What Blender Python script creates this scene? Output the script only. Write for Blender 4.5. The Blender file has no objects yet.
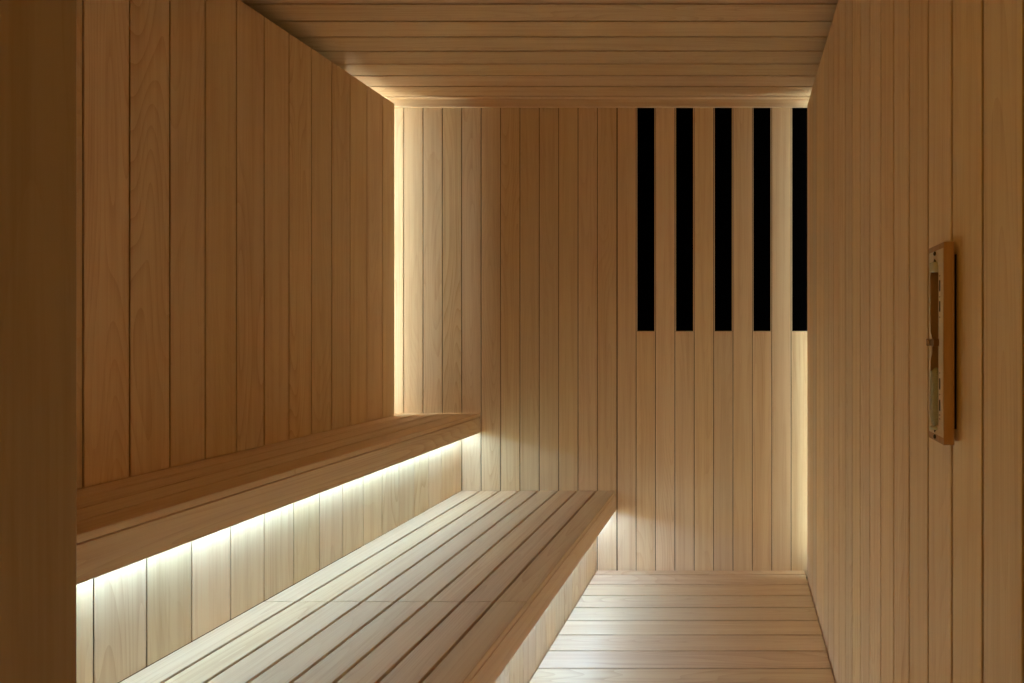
import bpy, bmesh, math, random
from mathutils import Vector
R = random.Random(7)
scene = bpy.context.scene
COL = scene.collection

# ------------------------------------------------------------------ camera
F = 483.6                       # focal length in pixels (17 mm on 36 mm, shifted lens)
CAM_Z = 1.0925
cam_data = bpy.data.cameras.new('camera')
cam_data.sensor_width = 36.0
cam_data.lens = 36.0 * F / 1024.0
cam_data.shift_x = -(739.5 - 512.0) / 1024.0
cam_data.shift_y = -(341.5 - 335.0) / 1024.0
cam_data.clip_start = 0.02
cam_data.clip_end = 50
cam = bpy.data.objects.new('camera', cam_data)
COL.objects.link(cam)
cam.location = (0, 0, CAM_Z)
cam.rotation_euler = (math.radians(90), 0, 0)
scene.camera = cam

D = 2.248                       # camera to back wall, metres
FRONT = 0.50                    # inner face of the front wall
CEIL = CAM_Z + 1.0905
XL = -1.5556                    # face of the left wall panelling
XR = 0.3057                     # face of the right wall panelling
XLO, XRO = -1.76, 0.43          # outer shell
Y_END = 2.1806                  # where both side panellings stop short of the back wall

# ------------------------------------------------------------------ materials
def new_mat(name):
    m = bpy.data.materials.new(name); m.use_nodes = True
    nt = m.node_tree
    for n in list(nt.nodes): nt.nodes.remove(n)
    out = nt.nodes.new('ShaderNodeOutputMaterial')
    b = nt.nodes.new('ShaderNodeBsdfPrincipled')
    nt.links.new(b.outputs[0], out.inputs[0])
    return m, nt, b

def wood(name, base, dark, tint=0.10, grain=1.0, rough=0.55, spec=0.35):
    m, nt, b = new_mat(name)
    N, L = nt.nodes.new, nt.links.new
    def math_(op, a, c=None, d=None):
        n = N('ShaderNodeMath'); n.operation = op
        for i, v in enumerate((a, c, d)):
            if v is None: continue
            if isinstance(v, (int, float)): n.inputs[i].default_value = v
            else: L(v, n.inputs[i])
        return n.outputs[0]
    uv = N('ShaderNodeUVMap'); uv.uv_map = 'grain'
    geo = N('ShaderNodeNewGeometry')
    sep = N('ShaderNodeSeparateXYZ'); L(uv.outputs[0], sep.inputs[0])
    rnd = geo.outputs['Random Per Island']
    def coord(su, sv, seed):
        c = N('ShaderNodeCombineXYZ')
        L(math_('MULTIPLY', sep.outputs[0], su), c.inputs[0])
        L(math_('MULTIPLY', sep.outputs[1], sv), c.inputs[1])
        L(math_('MULTIPLY_ADD', rnd, 91.0, seed), c.inputs[2])
        return c.outputs[0]
    def noise(vec, detail, rough_=0.5, dist=0.0):
        n = N('ShaderNodeTexNoise'); n.noise_dimensions = '3D'
        n.inputs['Scale'].default_value = 1.0
        n.inputs['Detail'].default_value = detail
        n.inputs['Roughness'].default_value = rough_
        n.inputs['Distortion'].default_value = dist
        L(vec, n.inputs['Vector']); return n.outputs[0]
    # growth rings: level lines of a long smooth field
    field = noise(coord(9.0, 0.75, 0.0), 1.0, 0.35, 0.15)
    rings = math_('MULTIPLY', field, 26.0)
    saw = math_('FRACT', rings)
    ring = math_('POWER', saw, 3.0)                      # soft rise, sharp late-wood edge
    strength = noise(coord(3.0, 0.5, 11.0), 0.0)
    strength = math_('MULTIPLY', strength, strength)
    ring = math_('MULTIPLY', ring, math_('MULTIPLY', strength, 1.5))
    fibre = noise(coord(330.0, 5.0, 3.0), 3.0, 0.6)
    streak = noise(coord(60.0, 1.2, 7.0), 2.0, 0.5)
    v = math_('ADD', math_('MULTIPLY', ring, 0.75 * grain),
              math_('ADD', math_('MULTIPLY', math_('SUBTRACT', fibre, 0.5), 1.0 * grain),
                    math_('MULTIPLY', math_('SUBTRACT', streak, 0.5), 1.4 * grain)))
    v = math_('ADD', v, 0.12)
    mix = N('ShaderNodeMix'); mix.data_type = 'RGBA'; mix.clamp_factor = True
    L(v, mix.inputs[0])
    mix.inputs[6].default_value = (*base, 1); mix.inputs[7].default_value = (*dark, 1)
    # board to board variation: value and a slight swing between pinkish and yellowish
    hsv = N('ShaderNodeHueSaturation')
    L(mix.outputs[2], hsv.inputs['Color'])
    L(math_('MULTIPLY_ADD', rnd, tint * 2, 1.0 - tint), hsv.inputs['Value'])
    r2 = math_('FRACT', math_('MULTIPLY', rnd, 17.31))
    L(math_('MULTIPLY_ADD', r2, 0.010, 0.4975), hsv.inputs['Hue'])
    r3 = math_('FRACT', math_('MULTIPLY', rnd, 57.7))
    L(math_('MULTIPLY_ADD', r3, 0.16, 0.92), hsv.inputs['Saturation'])
    L(hsv.outputs[0], b.inputs['Base Color'])
    b.inputs['Specular IOR Level'].default_value = spec
    L(math_('MULTIPLY_ADD', fibre, 0.2, rough - 0.1), b.inputs['Roughness'])
    bump = N('ShaderNodeBump'); bump.inputs['Strength'].default_value = 0.10
    bump.inputs['Distance'].default_value = 0.0006
    L(math_('ADD', fibre, ring), bump.inputs['Height']); L(bump.outputs[0], b.inputs['Normal'])
    return m

def plain(name, col, rough=0.5, metal=0.0, spec=0.5, speck=0.0, scale=40):
    m, nt, b = new_mat(name)
    if speck:
        tc = nt.nodes.new('ShaderNodeTexCoord'); n = nt.nodes.new('ShaderNodeTexNoise')
        n.inputs['Scale'].default_value = scale; n.inputs['Detail'].default_value = 4
        nt.links.new(tc.outputs['Object'], n.inputs['Vector'])
        cr = nt.nodes.new('ShaderNodeValToRGB')
        cr.color_ramp.elements[0].position = .3; cr.color_ramp.elements[1].position = .7
        cr.color_ramp.elements[0].color = (*[c * (1 - speck) for c in col], 1)
        cr.color_ramp.elements[1].color = (*[min(1, c * (1 + speck)) for c in col], 1)
        nt.links.new(n.outputs[0], cr.inputs[0]); nt.links.new(cr.outputs[0], b.inputs['Base Color'])
    else:
        b.inputs['Base Color'].default_value = (*col, 1)
    b.inputs['Roughness'].default_value = rough
    b.inputs['Metallic'].default_value = metal
    b.inputs['Specular IOR Level'].default_value = spec
    return m

def emitter(name, col, strength):
    m, nt, b = new_mat(name)
    b.inputs['Base Color'].default_value = (0.8, 0.8, 0.8, 1)
    b.inputs['Emission Color'].default_value = (*col, 1)
    b.inputs['Emission Strength'].default_value = strength
    return m

WOOD_A = (0.93, 0.75, 0.51); WOOD_D = (0.74, 0.515, 0.285)
M_WALL = wood('pale_softwood_cladding', WOOD_A, WOOD_D, 0.09)
M_BENCH = wood('pale_softwood_bench', (0.92, 0.74, 0.52), (0.74, 0.52, 0.31), 0.05)
M_FLOOR = wood('pale_softwood_floor', (0.92, 0.74, 0.52), (0.73, 0.51, 0.31), 0.06, rough=0.42, spec=0.5)
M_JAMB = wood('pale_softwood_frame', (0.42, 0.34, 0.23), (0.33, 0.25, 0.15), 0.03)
M_CARC = plain('carcass_and_gap_shade', (0.22, 0.115, 0.05), 0.8, speck=0.2)  # carcass tone, also stands for shade in the slat gaps and fascia groove
M_BLACK = plain('black_heater_face', (0.0012, 0.0012, 0.0016), 0.75, spec=0.0, speck=0.1)
M_CONC = plain('dull_outer_floor', (0.05, 0.04, 0.03), 0.8, speck=0.15)
M_ALU = plain('anodised_profile', (0.6, 0.6, 0.6), 0.4, metal=1.0)
LED_U, LED_L, LED_CL, LED_CR = 32.0, 33.5, 76.0, 28.0
WARM = (0.89, 0.92, 0.77)
M_LEDU = emitter('led_under_upper_bench', (0.70, 1.10, 1.42), LED_U)
M_LEDL = emitter('led_under_lower_bench', (0.70, 1.13, 1.70), LED_L)
M_LEDCL = emitter('led_left_corner', WARM, LED_CL)
M_LEDCR = emitter('led_right_corner', WARM, LED_CR)

# ------------------------------------------------------------------ mesh helpers
class MB:
    def __init__(self):
        self.bm = bmesh.new(); self.uv = self.bm.loops.layers.uv.new('grain'); self.mats = []
    def mi(self, m):
        if m not in self.mats: self.mats.append(m)
        return self.mats.index(m)
    def prism(self, prof, o, U, Nn, V, length, mat, smooth=False):
        """extrude a closed profile (u, n) lying in the U/Nn plane along V; the grain runs along V"""
        o, U, Nn, V = Vector(o), Vector(U), Vector(Nn), Vector(V)
        k = self.mi(mat); ou, ov = R.uniform(0, 40), R.uniform(0, 40)
        per = [0]
        for i in range(len(prof)):
            a, c = prof[i], prof[(i + 1) % len(prof)]
            per.append(per[-1] + math.hypot(a[0] - c[0], a[1] - c[1]))
        A = [self.bm.verts.new(o + U * u + Nn * n) for u, n in prof]
        B = [self.bm.verts.new(o + U * u + Nn * n + V * length) for u, n in prof]
        n = len(prof)
        for i in range(n):
            j = (i + 1) % n
            f = self.bm.faces.new((A[i], A[j], B[j], B[i])); f.material_index = k; f.smooth = smooth
            for lp, (uu, vv) in zip(f.loops, ((per[i], 0), (per[i+1], 0), (per[i+1], length), (per[i], length))):
                lp[self.uv].uv = (uu + ou, vv + ov)
        for vs, end in ((A[::-1], 0), (B, length)):
            f = self.bm.faces.new(vs); f.material_index = k
            pr = prof[::-1] if end == 0 else prof
            for lp, (uu, nn) in zip(f.loops, pr):
                lp[self.uv].uv = (uu + ou, nn * 0.15 + ov + end)
    def board(self, o, U, Nn, V, w, length, t, mat, c=0.0010, k=0.006):
        """board whose face starts at o, w wide along U, t thick against Nn, with eased long edges and undercut sides"""
        self.prism([(k, -t), (w - k, -t), (w, -c * 1.2), (w - c, 0), (c, 0), (0, -c * 1.2)], o, U, Nn, V, length, mat)
    def box(self, x0, x1, y0, y1, z0, z1, mat, along='z', c=0.0):
        a = {'x': ((0,1,0),(0,0,1),(1,0,0)), 'y': ((0,0,1),(1,0,0),(0,1,0)), 'z': ((1,0,0),(0,1,0),(0,0,1))}[along]
        d = {'x': (y1-y0, z1-z0, x1-x0), 'y': (z1-z0, x1-x0, y1-y0), 'z': (x1-x0, y1-y0, z1-z0)}[along]
        w, h, ln = d
        if c: pr = [(c,0),(w-c,0),(w,c),(w,h-c),(w-c,h),(c,h),(0,h-c),(0,c)]
        else: pr = [(0,0),(w,0),(w,h),(0,h)]
        self.prism(pr, (x0,y0,z0), a[0], a[1], a[2], ln, mat)
    def lathe(self, prof, centre, axis_u, axis_v, axis, mat, n=20, cap=True):
        c, u, v, a = Vector(centre), Vector(axis_u), Vector(axis_v), Vector(axis)
        k = self.mi(mat); rings = []
        for r, h in prof:
            rings.append([self.bm.verts.new(c + a*h + (u*math.cos(t) + v*math.sin(t))*r)
                          for t in (2*math.pi*i/n for i in range(n))])
        for q in range(len(rings)-1):
            for i in range(n):
                j = (i+1) % n
                f = self.bm.faces.new((rings[q][i], rings[q][j], rings[q+1][j], rings[q+1][i]))
                f.material_index = k; f.smooth = True
        if cap:
            self.bm.faces.new(rings[0][::-1]).material_index = k
            self.bm.faces.new(rings[-1]).material_index = k
    def build(self, name, parent=None):
        bmesh.ops.recalc_face_normals(self.bm, faces=self.bm.faces)
        me = bpy.data.meshes.new(name); self.bm.to_mesh(me); self.bm.free()
        for m in self.mats: me.materials.append(m)
        o = bpy.data.objects.new(name, me); COL.objects.link(o)
        if parent is not None:
            o.parent = parent
            o.matrix_parent_inverse = parent.matrix_basis.inverted()
        return o

def tag(o, label=None, cat=None, group=None, kind=None):
    if label: o['label'] = label
    if cat: o['category'] = cat
    if group: o['group'] = group
    if kind: o['kind'] = kind
    return o
def struct(o): o['kind'] = 'structure'; return o
def thing(name, loc, label, cat, group=None):
    o = bpy.data.objects.new(name, None); COL.objects.link(o); o.location = loc
    o.empty_display_size = 0.05
    return tag(o, label, cat, group)

X, Y, Z = (1,0,0), (0,1,0), (0,0,1)
NX, NY, NZ = (-1,0,0), (0,-1,0), (0,0,-1)
px = lambda p: (p - 739.5) * D / F          # metres across at the back wall
GAP, BT = 0.0027, 0.012                     # open joint and depth of a cladding board

# ------------------------------------------------------------------ wall_back
UP_TOP = CAM_Z - 0.3635; UP_FRONT = -1.2063; UP_RISER = -1.2919
LO_TOP = CAM_Z - 0.7233; LO_FRONT = -0.5764; LO_RISER = -0.6647
seams = [px(403.6 + 19.375 * k) for k in range(-9, 22)]
HEAT_BOT = CAM_Z + (335 - 331.7) * D / F
m = MB()
heat_cols = []
for i in range(len(seams) - 1):
    a, b = seams[i], seams[i+1]
    k = i - 9
    g = GAP
    left_extra = 0.0025 if k == 11 else 0.0   # wider joint where the heater section starts
    hot = k in (12, 14, 16, 18, 20)
    top = HEAT_BOT if hot else CEIL - 0.002
    if hot: heat_cols.append((a, b))
    m.board((b - g/2, D, -0.03), NX, NY, Z, b - a - g - left_extra, top + 0.03, BT if not hot else BT, M_WALL)
m.box(XLO - 0.03, XRO + 0.03, D + BT + 0.0005, D + 0.05, -0.1, CEIL + 0.06, M_CARC)
struct(m.build('wall_back'))
# boards were extruded from the plane y = D towards +y (their face looks at the room)

# ------------------------------------------------------------------ wall_left / wall_right
def side_wall(name, xf, s, y_first, pitch, y_lo, top, z_lo):
    """s = +1: room lies at +x of the face"""
    m = MB()
    ys = [y_first + pitch * k for k in range(-20, 30)]
    ys = [y for y in ys if y_lo + 0.02 < y < Y_END - 0.02]
    sg = 0.0055 if s < 0 else 0.0021
    ys = [y_lo] + ys + [Y_END + sg/2]
    for a, b in zip(ys[:-1], ys[1:]):
        m.board((xf, a + sg/2, z_lo), Y, (s, 0, 0), Z, b - a - sg, top - z_lo, BT, M_WALL)
    x0, x1 = sorted((xf - s*(BT + 0.0003), xf - s*(BT + 0.015)))
    m.box(x0, x1, y_lo + 0.002, Y_END - 0.002, z_lo + 0.002, top - 0.002, M_CARC)
    return m
m = side_wall('wall_left', XL, 1, 1.1466, 0.0873, FRONT, CAM_Z + 1.042, UP_TOP + 0.002)
m.box(XLO - 0.03, XLO, FRONT - 0.2, D + 0.05, -0.1, CEIL + 0.06, M_CARC)
m.box(XLO, XL - 0.072, 1.985, 2.005, UP_TOP + 0.002, CEIL, M_CARC)      # added block behind the panelling that stops the corner light spreading forward
struct(m.build('wall_left'))
m = side_wall('wall_right', XR, -1, 0.5217, 0.0877, -0.9, CAM_Z + 1.035, -0.03)
m.box(XRO, XRO + 0.03, -0.95, D + 0.05, -0.1, CEIL + 0.06, M_CARC)
m.box(XR + 0.028, XRO, 1.99, 2.01, -0.03, CEIL, M_CARC)  # matching light blocker, added unseen in the right cavity
struct(m.build('wall_right'))

# ------------------------------------------------------------------ ceiling and its batten
m = MB()
ys = [1.594 + 0.0883 * k for k in range(-13, 8)] + [D - 0.001]
for a, b in zip(ys[:-1], ys[1:]):
    m.board((XLO, a + 0.00275, CEIL), Y, NZ, X, b - a - 0.0055, XRO - XLO, BT, M_WALL)
m.box(XLO - 0.03, XRO + 0.03, FRONT - 0.2, D + 0.05, CEIL + BT + 0.0005, CEIL + 0.06, M_CARC)
struct(m.build('ceiling'))
m = MB()
zb = CAM_Z + (335 - 106.8) * (D - 0.012) / F
m.box(XLO, XRO, D - 0.012, D - 0.0005, zb, CEIL - 0.0005, M_WALL, along='x', c=0.001)
struct(m.build('trim_1'))

# ------------------------------------------------------------------ floor
m = MB()
ys = [2.206 - 0.0887 * k for k in range(20)][::-1] + [2.2465]
for a, b in zip(ys[:-1], ys[1:]):
    if b < FRONT - 0.2: continue
    m.board((LO_RISER + 0.004, a + 0.0025, 0.0), Y, Z, X, b - a - 0.005, 0.3005 - LO_RISER - 0.004, 0.02, M_FLOOR, c=0.0015, k=0.004)
m.box(XLO - 0.03, XRO + 0.03, -1.0, D + 0.05, -0.12, -0.035, M_CONC)
for xx in (-0.60, -0.18, 0.22):
    m.box(xx, xx + 0.045, FRONT, D - 0.01, -0.0352, -0.0205, M_CARC, along='y')
struct(m.build('floor'))

# ------------------------------------------------------------------ front wall the camera looks past
JX = -0.684
m = MB()
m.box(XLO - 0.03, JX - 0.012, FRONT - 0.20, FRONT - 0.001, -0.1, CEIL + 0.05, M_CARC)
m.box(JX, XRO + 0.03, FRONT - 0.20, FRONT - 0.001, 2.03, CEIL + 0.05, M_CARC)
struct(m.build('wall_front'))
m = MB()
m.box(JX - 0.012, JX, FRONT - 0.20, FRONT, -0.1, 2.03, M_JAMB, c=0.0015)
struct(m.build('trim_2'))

# ------------------------------------------------------------------ benches
JOINT = 1.313
SL = 0.016                                   # slat thickness, lying on top of the fascia
def bench(name, label, x_back, x_front, z_top, z_fbot, slat_edges, riser_x, riser_z0, riser_y0, riser_pitch, seat_back):
    t = thing(name, ((x_back + x_front)/2, (FRONT + D)/2, z_fbot if False else riser_z0), label, 'bench')
    y0, y1 = FRONT + 0.001, D - 0.001
    # fascia with the shadow groove right under the slats
    m = MB()
    m.box(x_front - 0.022, x_front, y0, y1, z_fbot, z_top - SL - 0.0034, M_BENCH, along='y', c=0.0012)
    m.box(x_front - 0.040, x_front - 0.0225, y0, y1, z_top - SL - 0.030, z_top - SL - 0.0003, M_CARC, along='y')  # added filler blocks strip light; dark colour stands for shade in the groove
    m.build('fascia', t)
    m = MB()
    m.box(x_back, x_front - 0.0405, y0, y1, z_top - SL - 0.028, z_top - SL - 0.020, M_CARC, along='y')  # added to stop light leaking up; dark tone stands for slat gap shade
    m.build('gap_shade_board', t)
    m = MB()
    m.box(riser_x + 0.001, x_front - 0.0223, y0, y1, z_fbot + 0.016, z_fbot + 0.026, M_BENCH, along='y')
    m.build('soffit', t)
    # two slatted seats meeting at the joint
    for a, b in ((y0, JOINT - 0.0013), (JOINT + 0.0013, y1)):
        m = MB()
        n = len(slat_edges)
        for i in range(n - 1):
            e0, e1 = slat_edges[i], slat_edges[i+1]
            g0 = 0.0 if i == 0 else 0.0038
            g1 = 0.0 if i == n - 2 else 0.0038
            m.board((e0 + g0, a, z_top), X, Z, Y, e1 - e0 - g0 - g1, b - a, SL, M_BENCH, c=0.0015, k=(0.003 if 0 < i < n - 2 else 0.0))
        m.build('seat', t)
    # vertical boards closing the space under the bench
    m = MB()
    ys = [riser_y0 + riser_pitch * k for k in range(-12, 25)]
    ys = [y0] + [y for y in ys if y0 + 0.02 < y < y1 - 0.01] + [y1]
    for a, b in zip(ys[:-1], ys[1:]):
        m.board((riser_x, a + 0.0009, riser_z0), Y, X, Z, b - a - 0.0018, z_top - SL - 0.032 - riser_z0, BT, M_WALL)
    m.box(riser_x - 0.022, riser_x - BT - 0.0003, y0 + 0.001, y1 - 0.001, riser_z0, z_top - SL - 0.034, M_CARC)
    m.build('riser_panel', t)
    return t
up_edges = [XLO + 0.004] + [px(p) for p in (384.1, 403.5, 423.0, 442.2, 461.4)] + [UP_FRONT]
bench('upper_bench', 'upper slatted pale wooden bench running along the panelled left wall',
      XLO + 0.003, UP_FRONT, UP_TOP, CAM_Z - (432.9 - 335)*D/F, up_edges, UP_RISER, LO_TOP + 0.001, 0.968, 0.0867, None)
lo_edges = [UP_RISER + 0.0005] + [px(p) for p in (480.6, 500.0, 519.3, 538.6, 557.9, 577.2, 596.4)] + [LO_FRONT]
bench('lower_bench', 'lower wide slatted pale wooden bench standing above the slatted floor',
      UP_RISER, LO_FRONT, LO_TOP, CAM_Z - 176.3*D/F, lo_edges, LO_RISER, -0.02, 1.399, 0.0873, None)

# ------------------------------------------------------------------ LED strips
def led(label, x0, x1, y0, y1, z0, z1, face, mat, group=None):
    """aluminium profile with a glowing diffuser on the named side"""
    t = thing('led_strip', ((x0+x1)/2, (y0+y1)/2, z0), label, 'light')
    m = MB(); m.box(x0, x1, y0, y1, z0, z1, M_ALU); m.build('profile', t)
    e = 0.0012; i = 0.001
    m = MB()
    if face == '-z': m.box(x0 + i, x1 - i, y0 + i, y1 - i, z0 - e, z0 - 0.0001, mat)
    if face == '-x': m.box(x0 - e, x0 - 0.0001, y0 + i, y1 - i, z0 + i, z1 - i, mat)
    if face == '+x': m.box(x1 + 0.0001, x1 + e, y0 + i, y1 - i, z0 + i, z1 - i, mat)
    m.build('diffuser', t)
    return t
fb = CAM_Z - (432.9 - 335)*D/F
led('white light strip glowing under the upper bench behind its fascia',
    UP_RISER + 0.022, UP_RISER + 0.036, FRONT + 0.02, D - 0.02, fb + 0.0080, fb + 0.0155, '-z', M_LEDU)
fb = CAM_Z - 176.3*D/F
led('white light strip glowing under the lower bench above the floor',
    LO_RISER + 0.022, LO_RISER + 0.036, FRONT + 0.02, D - 0.02, fb + 0.0080, fb + 0.0155, '-z', M_LEDL)
def corner_led(label, x, y, s, z0, z1, mat):
    """vertical profile turned towards the back wall and slightly into the room; s = +1 at the left corner"""
    t = thing('led_strip', (x, y, z0), label, 'light')
    n = Vector((0.7071 * s, 0.7071, 0)); u = Vector((0.7071, -0.7071 * s, 0))
    m = MB(); m.prism([(-0.006, -0.008), (0.006, -0.008), (0.006, 0), (-0.006, 0)], (x, y, z0), u, n, Z, z1 - z0, M_ALU)
    m.build('profile', t)
    m = MB(); m.prism([(-0.005, 0.0001), (0.005, 0.0001), (0.005, 0.0012), (-0.005, 0.0012)], (x, y, z0 + 0.001), u, n, Z, z1 - z0 - 0.002, mat)
    m.build('diffuser', t)
corner_led('warm vertical light strip hidden behind the left panelling at the back corner', XLO + 0.018, 2.152, 1, UP_TOP + 0.01, CEIL - 0.006, M_LEDCL)
corner_led('warm vertical light strip hidden behind the right panelling at the back corner', 0.385, 2.178, -1, 0.06, CEIL - 0.006, M_LEDCR)

# ------------------------------------------------------------------ heaters
which = ['leftmost of the five', 'second from the left of the five', 'middle one of the five',
         'fourth from the left of the five', 'rightmost of the five, by the right wall']
for (a, b), w in zip(heat_cols, which):
    t = thing('infrared_heater', ((a+b)/2, D, HEAT_BOT), 'black heater strip in the back wall, ' + w, 'heater',
              'black heater strips in the back wall')
    m = MB()
    x0, x1 = a + 0.0052, b - 0.0052
    m.box(x0, x1, D + 0.003, D + 0.006, HEAT_BOT + 0.003, CEIL - 0.003, M_BLACK)
    m.build('front_panel', t)
    m = MB()
    m.box(a + 0.0015, x0 - 0.0001, D + 0.0005, D + 0.008, HEAT_BOT + 0.0008, CEIL - 0.003, M_WALL)
    m.box(x1 + 0.0001, b - 0.0015, D + 0.0005, D + 0.008, HEAT_BOT + 0.0008, CEIL - 0.003, M_WALL)
    m.box(x0, x1, D + 0.0005, D + 0.008, HEAT_BOT + 0.0008, HEAT_BOT + 0.0028, M_WALL, along='x')
    m.build('frame', t)

# ------------------------------------------------------------------ sand timer on the right wall
M_TW = wood('timer_wood', (0.50, 0.31, 0.17), (0.40, 0.22, 0.11), 0.01, rough=0.5)
M_PLATE = plain('timer_cream_plate', (0.72, 0.62, 0.46), 0.45)
M_MARK = plain('timer_print_and_gap_shade', (0.006, 0.004, 0.003), 0.9, spec=0.05)
M_SAND = plain('timer_sand', (0.52, 0.53, 0.43), 0.8, speck=0.25, scale=900)
M_CAP = plain('timer_cap', (0.58, 0.60, 0.48), 0.5)
M_BR = plain('timer_bracket', (0.22, 0.12, 0.06), 0.4)
M_SCREW = plain('timer_screw', (0.06, 0.04, 0.02), 0.4, metal=0.7)
M_GLASS, nt, b = new_mat('timer_glass')
b.inputs['Base Color'].default_value = (0.95, 0.98, 0.96, 1)
b.inputs['Roughness'].default_value = 0.03; b.inputs['Transmission Weight'].default_value = 1.0
b.inputs['IOR'].default_value = 1.08
tx, ty0, ty1 = 0.2829, 0.6690, 0.7220
tz0, tz1 = CAM_Z - 0.1525, CAM_Z + 0.1288
ty = (ty0 + ty1)/2 + 0.002
T = thing('sand_timer', (XR, (ty0+ty1)/2, tz0), 'sauna sand timer in a wooden holder hanging on the right wall', 'timer')
zc = CAM_Z - 0.0105                    # pivot height
m = MB()                               # board with a milled channel for the tube
ch0, ch1 = ty - 0.0115, ty + 0.0115
m.box(tx + 0.0115, XR - 0.0080, ty0, ty1, tz0, tz1, M_TW, c=0.001)
m.box(tx, tx + 0.0114, ty0, ch0, tz0, tz1, M_TW)
m.box(tx, tx + 0.0114, ch1, ty1, tz0, tz1, M_TW)
m.box(tx, tx + 0.0114, ch0 + 0.0001, ch1 - 0.0001, tz1 - 0.030, tz1, M_TW)
m.box(tx, tx + 0.0114, ch0 + 0.0001, ch1 - 0.0001, tz0, tz0 + 0.024, M_TW)
m.build('holder', T)
m = MB()                               # spacer off the wall, coloured black to stand for shade in the gap
m.box(XR - 0.0079, XR - 0.0001, ty0 + 0.012, ty1 - 0.006, tz0 + 0.02, tz1 - 0.015, M_MARK)
m.build('gap_shade_spacer', T)
m = MB()
m.box(tx - 0.0008, tx - 0.0001, ty0 + 0.0015, ch0 - 0.0003, tz0 + 0.010, tz1 - 0.008, M_PLATE)
m.box(tx - 0.0008, tx - 0.0001, ch1 + 0.0003, ty1 - 0.001, tz0 + 0.010, tz1 - 0.008, M_PLATE)
m.box(tx - 0.0008, tx - 0.0001, ch0, ch1, tz1 - 0.0295, tz1 - 0.008, M_PLATE)
m.box(tx - 0.0008, tx - 0.0001, ch0, ch1, tz0 + 0.010, tz0 + 0.0235, M_PLATE)
plate = m.build('scale_plate', T)
def zpx(y, dist): return CAM_Z + (335 - y) * dist / F
marks = [(ya, yb, 0.0068, 0.0038, M_MARK) for ya, yb in ((280, 291.2), (301, 311.6), (378.5, 389.5), (400, 411))]
marks += [(yy - 0.5, yy + 0.8, 0.0065, 0.0040, M_BR) for yy in (275.5, 296.5, 317, 373, 394.5, 415, 419)]
for ya, yb, o0, o1, mk in marks:
    m = MB()
    m.box(tx - 0.0012, tx - 0.00085, ch0 - o0, ch0 - o1, zpx(yb, 0.679), zpx(ya, 0.679), mk)
    m.build('scale_mark', plate)
# glass: two long chambers joined by a neck
gx = tx + 0.001
def tube(r_off, z_lo, z_hi):
    prof = []
    hs = [0, .03, .08, .30, .42, .47, .495, .505, .53, .58, .70, .92, .97, 1]
    rs = [4.0, 7.0, 8.2, 8.2, 7.4, 4.5, 2.0, 2.0, 4.5, 7.4, 8.2, 8.2, 7.0, 4.0]
    for h, r in zip(hs, rs): prof.append(((r + r_off)*0.001, z_lo + (z_hi - z_lo)*h))
    return prof
g_lo, g_hi = zpx(428.5, 0.696), zpx(263, 0.696)
m = MB(); m.lathe(tube(0, g_lo, g_hi), (gx, ty, 0), X, Y, Z, M_GLASS)
gl = m.build('glass_tube', T)
s_lo, s_hi = g_lo + 0.0035, zpx(369.5, 0.696)
m = MB(); m.lathe([(0.0035, s_lo), (0.0066, s_lo + 0.004), (0.0076, s_lo + 0.014), (0.0077, s_hi - 0.012), (0.0074, s_hi - 0.004), (0.0035, s_hi + 0.001), (0.0005, s_hi + 0.003)],
                  (gx, ty, 0), X, Y, Z, M_SAND)
tag(m.build('sand', gl), 'pale green sand filling the lower chamber')
for za, zb_, nm in ((g_hi - 0.013, g_hi + 0.001, 'end_cap'), (g_lo - 0.0015, g_lo + 0.003, 'end_cap')):
    m = MB(); m.lathe([(0.0070, za), (0.0090, za + 0.0006), (0.0090, zb_ - 0.0006), (0.0070, zb_)], (gx, ty, 0), X, Y, Z, M_CAP)
    m.build(nm, T)
m = MB()                               # swivel clip around the neck
m.box(tx - 0.0085, tx + 0.002, ty - 0.014, ty - 0.0088, zc - 0.005, zc + 0.005, M_BR, c=0.001)
m.box(tx - 0.0085, tx + 0.002, ty + 0.0088, ty + 0.014, zc - 0.005, zc + 0.005, M_BR, c=0.001)
m.box(tx - 0.0075, tx - 0.0058, ty - 0.0135, ty + 0.0135, zc - 0.005, zc + 0.005, M_BR, c=0.001)
m.build('swivel_clip', T)
m = MB(); m.lathe([(0.0030, 0), (0.0038, 0.0006), (0.0038, 0.0016), (0.0026, 0.0024)], (tx - 0.0076, ty + 0.006, zc), Y, Z, NX, M_TW)
m.build('knob', T)
for yy in (253.5, 436.8):
    m = MB(); zz = zpx(yy, 0.696)
    m.lathe([(0.0030, 0), (0.0030, 0.0012), (0.0018, 0.0020)], (tx - 0.0008, ty, zz), Y, Z, NX, M_SCREW, n=14)
    m.build('screw', T)
for yy, s in ((261.2, 1), (430.0, -1)):    # small triangular hangers at both ends of the tube
    m = MB(); zz = zpx(yy, 0.696)
    m.prism([(-0.0045, -0.0022*s), (0.0045, -0.0022*s), (0, 0.0035*s)], (tx - 0.0018, ty, zz), Y, Z, X, 0.0009, M_SCREW)
    m.build('hanger', T)

# ------------------------------------------------------------------ world and view
w = bpy.data.worlds.new('world'); scene.world = w; w.use_nodes = True
bg = w.node_tree.nodes['Background']
bg.inputs[0].default_value = (1.0, 0.47, 0.07, 1); bg.inputs[1].default_value = 0.35
vs = scene.view_settings
vs.view_transform = 'Standard'; vs.look = 'None'; vs.gamma = 1.0; vs.use_curve_mapping = False
vs.exposure = 0.0
scene.cycles.max_bounces = 18; scene.cycles.diffuse_bounces = 14; scene.cycles.sample_clamp_indirect = 10
